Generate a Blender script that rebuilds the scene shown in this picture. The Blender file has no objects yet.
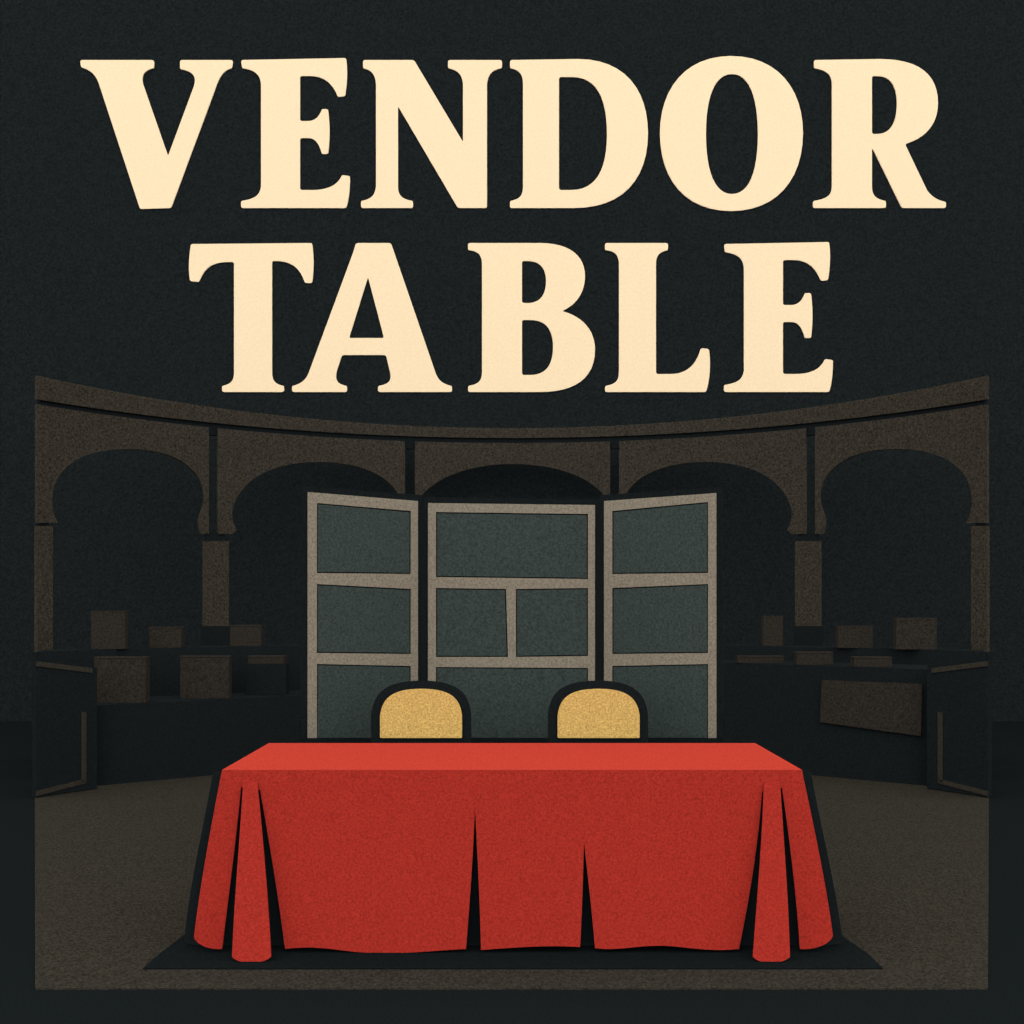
import bpy, bmesh, math, re
from mathutils import Vector
from mathutils.geometry import tessellate_polygon

sc = bpy.context.scene
sc.view_settings.view_transform = 'Standard'
F = 945.0; H = 1.44; CX = 512.0; CY = 604.0     # measured focal length (px), eye height, horizon
# ------------------------------------------------------------------ materials
def lin(c):
    c /= 255.0
    return c/12.92 if c <= 0.04045 else ((c+0.055)/1.055)**2.4
MATS = {}
def mat(name, rgb, factor, dist=5.0, amt=0.25, big=0.0):
    if name in MATS: return MATS[name]
    m = bpy.data.materials.new(name); m.use_nodes = True
    nt = m.node_tree; nt.nodes.clear()
    out = nt.nodes.new('ShaderNodeOutputMaterial')
    df = nt.nodes.new('ShaderNodeBsdfDiffuse')
    tc = nt.nodes.new('ShaderNodeTexCoord')
    no = nt.nodes.new('ShaderNodeTexNoise'); no.inputs['Scale'].default_value = F/(dist*1.9)
    no.inputs['Detail'].default_value = 2.0; no.inputs['Roughness'].default_value = 0.7
    mr = nt.nodes.new('ShaderNodeMapRange')
    mr.inputs['From Min'].default_value = 0.3; mr.inputs['From Max'].default_value = 0.7
    mr.inputs['To Min'].default_value = 1-amt; mr.inputs['To Max'].default_value = 1+amt
    mx = nt.nodes.new('ShaderNodeVectorMath'); mx.operation = 'SCALE'
    col = [min(0.95, lin(c)/factor) for c in rgb]
    mx.inputs[0].default_value = col
    nt.links.new(tc.outputs['Object'], no.inputs['Vector'])
    nt.links.new(no.outputs['Fac'], mr.inputs['Value'])
    nt.links.new(mr.outputs['Result'], mx.inputs['Scale'])
    nt.links.new(mx.outputs['Vector'], df.inputs['Color'])
    nt.links.new(df.outputs['BSDF'], out.inputs['Surface'])
    MATS[name] = m
    return m
V, T = 1.3, 2.0
DARK = (27, 32, 33)
m_wall   = mat('dark_plaster', (27, 31, 32), V, 11.6, 0.4)
m_floor  = mat('dark_floor', DARK, 2.1, 3.5, 0.35)
m_dark   = mat('dark_paint', (24, 28, 29), V, 7, 0.3)
m_dim    = mat('black_drape', (25, 29, 30), V, 7, 0.3)
m_letter = mat('cream_paint', (253, 227, 187), 1.38, 11.6, 0.05)
m_arc    = mat('brown_stone', (53, 49, 42), V, 9.5, 0.6)
m_carpet = mat('taupe_carpet', (55, 52, 45), 1.85, 5, 0.6)
m_shadow    = mat('shadow_dark', (27, 32, 33), 2.1, 4, 0.3)
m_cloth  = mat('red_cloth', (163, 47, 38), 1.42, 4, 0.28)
m_cloth_lit    = mat('red_cloth_top_lit', (217, 73, 57), 2.35, 4, 0.2)  # lighter copy of the red cloth, light from above put into its colour
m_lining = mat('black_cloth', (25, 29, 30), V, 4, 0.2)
m_frame  = mat('greige_frame', (129, 121, 106), V, 5.5, 0.3)
m_pane   = mat('slate_glass', (56, 65, 62), V, 5.5, 0.4)
m_pad    = mat('straw_upholstery', (206, 169, 98), 1.38, 5, 0.38)
m_box    = mat('dim_cardboard', (45, 41, 36), V, 8, 0.45)
m_trim   = mat('dim_trim', (50, 46, 40), V, 7, 0.35)

# ------------------------------------------------------------------ helpers
def link(o, parent=None):
    sc.collection.objects.link(o)
    if parent: o.parent = parent
    return o
def meta(o, label=None, category=None, group=None, kind=None):
    if label: o["label"] = label
    if category: o["category"] = category
    if group: o["group"] = group
    if kind: o["kind"] = kind
    return o
def empty(name, loc=(0,0,0)):
    e = bpy.data.objects.new(name, None); e.location = loc; e.empty_display_size = 0.2
    return link(e)
def fix_parent(o, p):
    bpy.context.view_layer.update()
    o.parent = p; o.matrix_parent_inverse = p.matrix_world.inverted()
def finish(bm, name, m, parent=None, smooth=False):
    bmesh.ops.recalc_face_normals(bm, faces=bm.faces)
    me = bpy.data.meshes.new(name); bm.to_mesh(me); bm.free()
    me.materials.append(m)
    o = bpy.data.objects.new(name, me); link(o)
    if parent: fix_parent(o, parent)
    return o

def path(s, rnd=2.5, n=10, dx=0, dy=0):
    """svg-like outline (M L C Z) -> list of loops, sharp corners slightly rounded"""
    tok = re.findall(r'[MLCZ]|-?[\d.]+', s)
    loops = []; cur = []; i = 0; cmd = None
    def num(k): return [float(t) for t in tok[k:k+2]]
    while i < len(tok):
        if tok[i] in 'MLCZ':
            cmd = tok[i]; i += 1
            if cmd == 'Z':
                loops.append(cur); cur = []
            continue
        if cmd in 'ML':
            cur.append(tuple(num(i))); i += 2
        else:
            p0 = cur[-1]; a, b, c = num(i), num(i+2), num(i+4); i += 6
            for k in range(1, n+1):
                t = k/n; u = 1-t
                cur.append(tuple(u**3*p0[j]+3*u*u*t*a[j]+3*u*t*t*b[j]+t**3*c[j] for j in (0, 1)))
    res = []
    for lp in loops:
        q = []
        for p in lp:
            if not q or (Vector(p)-Vector(q[-1])).length > 0.05: q.append(p)
        if (Vector(q[0])-Vector(q[-1])).length < 0.05: q.pop()
        r = []
        for k in range(len(q)):
            p = Vector(q[k]); a = Vector(q[k-1]); b = Vector(q[(k+1) % len(q)])
            d1 = a-p; d2 = b-p
            ang = math.pi - d1.angle(d2)
            if rnd > 0 and ang > 0.45:
                e1 = min(rnd, d1.length*0.45); e2 = min(rnd, d2.length*0.45)
                s0 = p+d1.normalized()*e1; s1 = p+d2.normalized()*e2
                for t in (0, .33, .67, 1):
                    u = 1-t
                    r.append(tuple(s0*u*u + p*2*u*t + s1*t*t))
            else: r.append(tuple(p))
        res.append([(x+dx, y+dy) for x, y in r])
    return res

def prism(loops, name, m, mapf, parent=None, cuts=None, cutsy=None):
    """extruded outline: mapf(x,y,layer) -> world point; layer 0 = front, 1 = back"""
    bm = bmesh.new()
    flat = [Vector((x, y, 0)) for lp in loops for x, y in lp]
    tris = tessellate_polygon([[Vector((x, y, 0)) for x, y in lp] for lp in loops])
    f = [bm.verts.new((p.x, p.y, 0)) for p in flat]
    b = [bm.verts.new((p.x, p.y, 1)) for p in flat]
    for t in tris:
        try:
            bm.faces.new([f[i] for i in t]); bm.faces.new([b[i] for i in reversed(t)])
        except ValueError: pass
    k = 0
    for lp in loops:
        n = len(lp)
        for i in range(n):
            j = (i+1) % n
            bm.faces.new([f[k+i], f[k+j], b[k+j], b[k+i]])
        k += n
    for axis, cc in ((0, cuts), (1, cutsy)):
        if cc:
            for c in cc:
                co = [0, 0, 0]; co[axis] = c; no = [0, 0, 0]; no[axis] = 1
                bmesh.ops.bisect_plane(bm, geom=bm.verts[:]+bm.edges[:]+bm.faces[:], plane_co=co, plane_no=no)
    bmesh.ops.triangulate(bm, faces=bm.faces)
    for v in bm.verts: v.co = mapf(v.co.x, v.co.y, v.co.z)
    return finish(bm, name, m, parent)

def flatmap(d, th):
    """vertical plane at distance d, facing the entrance"""
    return lambda x, y, l: Vector(((x-CX)/F*d, d+l*th, H+(CY-y)/F*d))
def box(name, x0, x1, y0, y1, z0, z1, m, parent=None, bev=0.0, top=None):
    bm = bmesh.new(); bmesh.ops.create_cube(bm, size=1)
    for v in bm.verts:
        v.co = Vector(((x0+x1)/2+v.co.x*(x1-x0), (y0+y1)/2+v.co.y*(y1-y0), (z0+z1)/2+v.co.z*(z1-z0)))
    if bev: bmesh.ops.bevel(bm, geom=bm.edges[:], offset=bev, segments=2, affect='EDGES', profile=0.5)
    return finish(bm, name, m, parent)
def plan(name, pts, z0, z1, m, parent=None):
    return prism([pts], name, m, lambda x, y, l: Vector((x, y, z0+(z1-z0)*l)), parent)

# ------------------------------------------------------------------ setting
o = box('floor', -40, 40, -45, 12.2, -0.1, 0.0, m_floor); meta(o, kind='structure')
WY = 11.6
o = box('wall_back', -20, 20, WY, WY+0.2, 0.0, 10.5, m_wall); meta(o, kind='structure')

def on_floor(px, py):
    d = H*F/(py-CY); return ((px-CX)/F*d, d)
e = 0.505
car = plan('carpet', [on_floor(35, 990), on_floor(988, 990), (e*7.6, 7.6), (2.2, 8.7), (-2.2, 8.7), (-e*7.6, 7.6)], 0.0, 0.006, m_carpet)
meta(car, "flat greyish brown carpet covering the hall floor", "carpet")

mt = plan('table_shadow', [on_floor(143, 971), on_floor(883, 971), on_floor(866, 955), on_floor(838, 936), (1.3, 4.8), (-1.3, 4.8), on_floor(186, 936), on_floor(160, 956)], 0.006, 0.012, m_shadow)  # the table's cast shadow, made as a dark sheet on the carpet
meta(mt, "thin dark sheet standing in for the shadow under the draped table", "shadow")

# ------------------------------------------------------------------ sign lettering
E_ = "M241,60 L346,58 C348,70 347,85 345,96 L338,97 C333,84 325,76 310,76 L300,76 L300,121 L308,121 C316,121 320,115 322,109 L328,109 C330,124 330,140 328,154 L322,154 C319,144 316,138 308,138 L300,138 L300,190 L312,190 C328,190 338,185 342,175 L350,176 C350,188 349,200 346,208 L241,208 L241,201 C254,199 260,196 261,186 L261,84 C260,73 254,70 242,68 Z"
letters = [
 ("M80,60 L154,60 L154,68 C144,70 141,75 143,84 L168,156 L194,86 C197,75 192,71 180,69 L180,60 L233,60 L232,68 C224,70 220,76 217,84 L171,208 L140,209 L99,84 C95,73 90,70 81,67 Z", 0, 0),
 (E_, 0, 0),
 ("M363,60 L414,60 L463,142 L463,84 C462,73 457,70 448,68 L448,60 L502,60 L502,68 C491,70 488,75 487,84 L487,208 L458,208 L398,106 L398,186 C398,196 402,199 413,201 L413,208 L361,208 L361,201 C371,199 375,196 376,186 L376,84 C375,73 371,70 363,68 Z", 0, 0),
 ("M510,60 L578,59 C625,59 648,90 648,133 C648,180 622,208 574,208 L510,208 L510,201 C520,199 523,196 523,186 L523,84 C523,73 519,70 510,68 Z M559,77 L572,77 C597,77 607,98 607,134 C607,170 596,190 571,190 L559,190 Z", 0, 0),
 ("M731,56 C777,56 803,88 803,133 C803,180 776,211 731,211 C686,211 660,180 660,133 C660,88 686,56 731,56 Z M732,74 C715,74 706,96 706,134 C706,172 715,194 732,194 C749,194 758,172 758,134 C758,96 749,74 732,74 Z", 0, 0),
 ("M814,60 L880,59 C920,59 938,75 938,103 C938,125 925,138 905,144 L927,190 C932,197 937,200 946,202 L946,208 L902,208 L873,149 L872,149 L872,186 C872,196 876,199 886,201 L886,208 L813,208 L813,201 C826,199 832,196 832,186 L832,84 C832,73 825,70 814,68 Z M872,76 L877,76 C891,76 897,86 897,104 C897,123 890,134 877,134 L872,134 Z", 0, 0),
 ("M191,244 L312,243 C314,256 314,270 312,283 L305,283 C300,268 292,261 276,261 L272,261 L272,372 C272,381 275,384 284,386 L284,392 L222,392 L222,386 C231,384 234,381 234,372 L234,262 L228,262 C212,262 204,268 199,282 L190,281 C188,268 189,256 191,244 Z", 0, 0),
 ("M356,243 L391,243 L436,374 C439,381 443,384 452,386 L452,392 L378,392 L378,386 C389,384 392,381 390,372 L386,355 L342,355 L337,370 C334,381 338,384 347,386 L347,392 L292,392 L292,386 C301,384 306,380 309,372 L353,253 Z M368,277 L384,338 L349,338 Z", 0, 0),
 ("M468,243 L540,243 C570,243 585,256 585,276 C585,293 576,305 562,311 C584,317 595,331 595,350 C595,378 575,392 540,392 L468,392 L468,386 C479,384 482,381 482,371 L482,265 C482,254 478,251 468,250 Z M522,261 L528,261 C540,261 546,268 546,281 C546,295 540,303 528,303 L522,303 Z M522,320 L530,320 C546,320 553,329 553,347 C553,365 546,375 530,375 L522,375 Z", 0, 0),
 ("M605,243 L668,243 L668,250 C659,252 656,255 656,265 L656,374 L670,374 C686,374 696,366 701,348 L709,349 C711,364 710,380 706,392 L605,392 L605,386 C616,384 619,381 619,371 L619,265 C619,254 615,251 605,250 Z", 0, 0),
 (E_, 483, 184),
]
sign = empty('sign_lettering', (0, WY, 4.2))
meta(sign, "large cream serif letters reading VENDOR TABLE on the dark wall", "sign")
for s, dx, dy in letters:
    prism(path(s, 2.2, 12, dx, dy), 'letter', m_letter, flatmap(WY-0.012, 0.012), sign)

# ------------------------------------------------------------------ curved arcade
C0, R0 = 6.07, 4.93
def cyl(th0, th1):
    def f(px, py, l):
        u = (px-CX)/F
        t = (C0+math.sqrt(C0*C0-(1+u*u)*(C0*C0-R0*R0)))/(1+u*u)
        z = H+(CY-py)/F*t
        x = u*t; y = t-C0; r = R0+th0+(th1-th0)*l
        k = r/R0
        return Vector((x*k, C0+y*k, max(0.0, z)))
    return f
def ytop(x): return 428-53*((x-512)/477)**2
def yline(x): return 438-39*((x-512)/477)**2
def run(f, a, b, off=0, step=12):
    n = max(2, int(abs(b-a)/step)); return [(a+(b-a)*i/n, f(a+(b-a)*i/n)+off) for i in range(n+1)]
cuts = list(range(40, 988, 10))
arc = empty('arcade', (0, C0+R0, 0))
meta(arc, "dim brown curved arcade with five horseshoe arches and slender piers", "arcade")
TH = 0.03
prism([run(ytop, 37, 987)+run(yline, 987, 37)], 'cornice', m_arc, cyl(0, TH), arc, cuts)
prism([run(ytop, 42, 982, 2)+run(yline, 982, 42, 12)], 'lintel', m_dark, cyl(TH+.001, 0.08), arc, cuts)
def mirror(lp): return [(1024-x, y) for x, y in reversed(lp)]
def bay(a, b, s):
    pts = path("M%g,%g " % (a, 0) + s + " Z", 0, 14)[0][1:]
    return run(yline, a, b, 5)+pts
bay1 = bay(37, 209, "L209,534 L201,534 C198,525 198,519 201,512 C206,500 205,490 200,480 C188,458 160,449 128,449 C95,449 68,458 57,480 C50,495 51,510 58,523 L37,523")
bay2 = bay(218, 405, "L405,534 L398,534 L398,494 C385,471 352,462 318,462 C283,462 252,472 238,496 C230,510 231,520 237,530 L232,534 L218,534")
bay3 = bay(415, 610, "L610,534 L604,534 L604,496 C588,474 550,464 512,464 C476,464 440,474 421,496 L421,534 L415,534")
for b_ in (bay1, bay2, bay3, mirror(bay2), mirror(bay1)):
    prism([b_], 'arch_panel', m_arc, cyl(0, TH), arc, cuts)
for a, b, y0, y1 in ((37, 53, 526, 652), (204, 229, 541, 626), (398, 417, 541, 626)):
    for mir in (0, 1):
        aa, bb = (a, b) if not mir else (1024-b, 1024-a)
        pl = empty('pier', (0, 0, 0)); fix_parent(pl, arc)
        prism([[(aa, y0), (bb, y0), (bb, y1), (aa, y1)]], 'shaft', m_arc, cyl(0, 0.04), pl, cuts)
        yb = 604+H*F/8.0
        prism([[(aa-1, y1), (bb+1, y1), (bb+1, yb+40), (aa-1, yb+40)]], 'plinth', m_dark, cyl(-0.01, 0.06), pl, cuts)
        prism([[(aa+3, y0-9), (bb-3, y0-9), (bb-3, y0), (aa+3, y0)]], 'neck', m_dark, cyl(0.02, 0.06), pl, cuts)

# ------------------------------------------------------------------ folding display screen
def slant(pxa, da, pxb, db, o0, o1):
    a = Vector(((pxa-CX)/F*da, da)); b = Vector(((pxb-CX)/F*db, db))
    n = Vector((-(b-a).y, (b-a).x)).normalized()
    if n.y < 0: n = -n
    def f(px, py, l):
        t = (px-pxa)/(pxb-pxa); d = 1/((1-t)/da+t/db)
        off = o0+(o1-o0)*l
        return Vector(((px-CX)/F*d+n.x*off, d+n.y*off, max(0.012, H+(CY-py)/F*d)))
    return f
screen = empty('folding_screen', (0, 5.6, 0))
meta(screen, "three-panel folding screen with greige frames and slate panes behind the table", "screen")
panels = [
 ((308, 5.15, 418, 5.6), [(308,492),(418,501),(418,738),(308,738)],
  [[(317,503),(411,511),(411,574),(317,573)], [(317,584),(411,589),(411,654),(317,653)]],
  [(317,664),(411,666)]),
 ((428, 5.62, 595, 5.62), [(428,503),(595,505),(595,738),(428,738)],
  [[(436,512),(588,514),(588,579),(436,577)], [(436,588),(506,589),(508,657),(436,657)], [(516,589),(588,588),(588,656),(516,657)]],
  [(436,667),(588,668)]),
 ((604, 5.6, 716, 5.15), [(604,501),(716,493),(716,738),(604,738)],
  [[(612,511),(708,502),(708,573),(612,574)], [(612,588),(708,584),(708,653),(612,654)]],
  [(612,666),(708,664)]),
]
def inset(q, g):
    cx = sum(p[0] for p in q)/len(q); cy = sum(p[1] for p in q)/len(q)
    return [(x+(g if x < cx else -g), y+(g if y < cy else -g)) for x, y in q]
for pl, outer, holes, low in panels:
    pn = empty('panel', (0, 0, 0)); fix_parent(pn, screen)
    o4 = outer
    shape = [o4[0], o4[1], o4[2], (low[1][0], 738), low[1], low[0], (low[0][0], 738), o4[3]]
    prism([shape]+holes, 'frame', m_frame, slant(*pl, 0, 0.008), pn)
    for h in holes+[[low[0], low[1], (low[1][0], 739), (low[0][0], 739)]]:
        prism([inset(h, 1.2)], 'pane', m_pane, slant(*pl, 0.003, 0.008), pn)
    prism([[(o4[0][0]-5, o4[0][1]-6), (o4[1][0]+5, o4[1][1]-6), (o4[2][0]+5, 738), (o4[3][0]-5, 738)]], 'backing', m_dark, slant(*pl, 0.0085, 0.02), pn)
    prism([[(o4[0][0], 738), (o4[1][0], 738), (o4[1][0], 900), (o4[0][0], 900)]], 'base', m_dark, slant(*pl, 0, 0.02), pn)

# ------------------------------------------------------------------ chairs
DC = 5.0
def make_chair():
    cxm = (421-CX)/F*DC
    ch = empty('chair', (cxm, DC, 0.012))
    prism(path("M380,738 L380,716 C382,698 392,689 421,689 C450,689 460,698 462,716 L462,738 Z", 1.0, 14), 'backrest', m_pad, flatmap(DC-0.005, 0.015), ch)
    prism(path("M371,745 L371,716 C373,692 386,681 421,681 C456,681 469,692 471,716 L471,745 Z", 1.0, 14), 'back_frame', m_dark, flatmap(DC+0.011, 0.03), ch)
    box('seat', cxm-0.22, cxm+0.22, DC-0.44, DC-0.02, 0.42, 0.47, m_pad, ch, 0.015)
    for sx in (-1, 1):
        x = cxm+sx*0.2
        box('post', x-0.016, x+0.016, DC+0.0, DC+0.035, 0.40, 0.70, m_dark, ch, 0.004)
        for y in (DC-0.41, DC+0.0):
            box('leg', x-0.016, x+0.016, y, y+0.035, 0.012, 0.42, m_dark, ch, 0.004)
    return ch
ch = make_chair()
lab = "rounded straw-yellow upholstered chair with a black frame behind the table"
meta(ch, lab, "chair", "chairs behind the table")
c2 = ch.copy(); sc.collection.objects.link(c2)
bpy.context.view_layer.update()
for p in list(ch.children):
    q = p.copy(); q.parent = c2; q.matrix_parent_inverse = p.matrix_parent_inverse.copy(); sc.collection.objects.link(q)
c2.location.x += 177.5/F*DC

# ------------------------------------------------------------------ table and cloth
tb = empty('table', (0, 4.3, 0.012))
meta(tb, "long folding table hidden under a red cloth", "table")
box('table_top', -1.17, 1.17, 4.01, 4.66, 0.705, 0.738, m_dark, tb, 0.005)
for x in (-1.1, 1.1):
    for y in (4.1, 4.58):
        box('leg', x-0.02, x+0.02, y-0.02, y+0.02, 0.012, 0.705, m_dark, tb, 0.004)
cl = empty('tablecloth', (0, 4.3, 0.745))
meta(cl, "red draped tablecloth with pleated folds over the long table", "tablecloth")
def drape(k, off=0.0, th=0.006):
    def f(px, py, l):
        v = (CY-py)/F
        y = (3.94+off+0.69*k)/(1-k*v)
        return Vector(((px-CX)/F*y, y+th*l, max(0.0135, H+v*y)))
    return f
box('cloth_top', -1.208, 1.208, 3.9405, 4.69, 0.7385, 0.75, m_cloth_lit, cl, 0.002)
main = path("M222,770 L802,770 C809,805 826,880 833,936 C829,946 812,950 800,949 C797,900 790,840 782,788 L762,792 C758,850 748,905 739,949 C700,953 680,944 650,946 C630,947 612,951 595,948 C592,910 587,870 584,842 C583,880 582,915 580,947 C550,945 520,947 481,950 C480,900 477,850 475,806 C473,860 469,910 466,949 C440,950 410,954 375,953 C345,953 320,944 285,949 C279,900 269,840 260,790 L241,787 C236,840 228,900 222,949 C210,950 196,945 194,937 C199,890 214,810 222,770 Z", 0, 12)
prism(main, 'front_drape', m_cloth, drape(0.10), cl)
foldl = path("M243,782 L257,782 C263,840 269,910 271,957 C262,965 240,965 232,957 C234,900 240,840 243,782 Z", 0, 12)[0]
foldr = path("M764,784 L780,782 C784,840 789,910 790,957 C782,965 760,965 753,957 C757,900 762,850 764,784 Z", 0, 12)[0]
for fl in (foldl, foldr):
    prism([fl], 'fold', m_cloth, drape(0.225, -0.004), cl)
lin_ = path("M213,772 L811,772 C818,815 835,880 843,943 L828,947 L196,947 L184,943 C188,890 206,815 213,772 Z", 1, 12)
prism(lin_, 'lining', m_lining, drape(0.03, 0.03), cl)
for s in (-1, 1):
    bm = bmesh.new()
    q = []
    for (t, z, xx) in ((0, .745, 1.203), (1, .745, 1.203), (1, .03, 1.29), (0, .03, 1.30)):
        for w in (0, .006):
            q.append(bm.verts.new((s*(xx-w), 3.99+0.70*t, z)))
    idx = [(0,2,4,6), (7,5,3,1), (0,1,3,2), (2,3,5,4), (4,5,7,6), (6,7,1,0)]
    for f_ in idx: bm.faces.new([q[i] for i in f_])
    finish(bm, 'side_drape', m_cloth, cl)

# ------------------------------------------------------------------ stalls at the sides
def X(px, d): return (px-CX)/F*d
def mx(pts, s): return [(x*s, y) for x, y in pts]
for s in (-1, 1):
    pts = [(X(38, 7.75), 7.75), (X(120, 8.2), 8.2), (X(300, 8.85), 8.85), (X(300, 9.15), 9.15), (X(120, 8.5), 8.5), (X(42, 8.0), 8.0)]
    bc = plan('counter', mx(pts, -s), 0.006, 1.05, m_dim)
    meta(bc, "tall black counter standing before the arcade", "counter", "dark hall counters")
    hz = 0.64 if s < 0 else 0.925
    pts = [(X(96, 7.45), 7.45), (X(225, 7.97), 7.97), (X(300, 8.3), 8.3), (X(300, 8.75), 8.75), (X(225, 8.45), 8.45), (X(96, 7.98), 7.98)]
    lc = plan('stall_table', mx(pts, -s), 0.006, hz, m_dim)
    meta(lc, "black draped stall table with dim boxes on it", "table", "dark stall tables")
    dc = empty('display_counter', (s*3.4, 7.3, 0.006))
    meta(dc, "low black display counter edged with thin brown trim", "counter", "display counters")
    P = (lambda lp: lp) if s < 0 else mirror
    sl = (35, 6.98, 92, 7.3) if s < 0 else (1024-35, 6.98, 1024-92, 7.3)
    body = P([(36, 661), (97, 667.5), (97, 900), (36, 900)])
    prism([body], 'body', m_dim, slant(*sl, 0.0, 0.06), dc)
    for t in ([(36,661),(92,668),(92,673),(36,666)], [(81,712),(86,712),(86,782),(81,782)], [(36,791),(84,779),(86,783),(36,796)]):
        prism([P(t)], 'trim_strip', m_trim, slant(*sl, -0.008, -0.001), dc)

def cbox(a, b, y0, d, depth, z0, lab="dim brown cardboard box standing on a dark counter"):
    z1 = H+(CY-y0)/F*d
    bx = empty('box', ((X(a, d)+X(b, d))/2, d, z0))
    meta(bx, lab, "box", "boxes on the dark counters")
    box('body', X(a, d), X(b, d), d, d+depth, z0, z1-0.012, m_box, bx, 0.003)
    box('lid', X(a, d)-0.003, X(b, d)+0.003, d-0.003, d+depth, z1-0.0119, z1, m_box, bx, 0.002)
for a, b, y0, d in ((91,125,611,8.17),(149,181,627,8.4),(230,261,625,8.75),
                    (763,783,616,8.75),(838,873,626,8.35),(896,937,618,8.1)):
    cbox(a, b, y0, d, 0.07, 1.05)
cbox(94, 146, 657, 7.63, 0.08, 0.64); cbox(180, 229, 656, 8.0, 0.08, 0.64)
for a, b, y0, d in ((738,784,656,8.22),(797,833,652,7.98),(854,892,657,7.72)):
    cbox(a, b, y0, d, 0.08, 0.925, "flat dim brown box on a dark stall table")
d = 8.3
cr = box('crate', X(246, d), X(286, d), d, d+0.12, 0.64, H+(CY-664)/F*d, m_dim, None, 0.004)
meta(cr, "black crate standing on a dark stall table", "crate")
cbox(248, 284, 656, d, 0.1, H+(CY-664)/F*d, "flat dim brown box on a black crate")
bd = prism([[(822,680),(922,684),(921,736),(820,722)]], 'board', m_box, slant(928, 7.43, 799, 7.95, -0.008, 0.0))
meta(bd, "dim brown board hung on the front of a stall table", "board")

# ------------------------------------------------------------------ light and camera
w = bpy.data.worlds.new('World'); sc.world = w; w.use_nodes = True
bg = w.node_tree.nodes['Background']; bg.inputs[0].default_value = (1, 1, 1, 1); bg.inputs[1].default_value = 2.5
cam = bpy.data.cameras.new('camera'); co = bpy.data.objects.new('camera', cam); link(co)
co.location = (0, 0, H); co.rotation_euler = (math.pi/2, 0, 0)
cam.sensor_width = 36; cam.lens = F/1024*36; cam.shift_y = (CY-512)/1024; cam.shift_x = 0
sc.camera = co
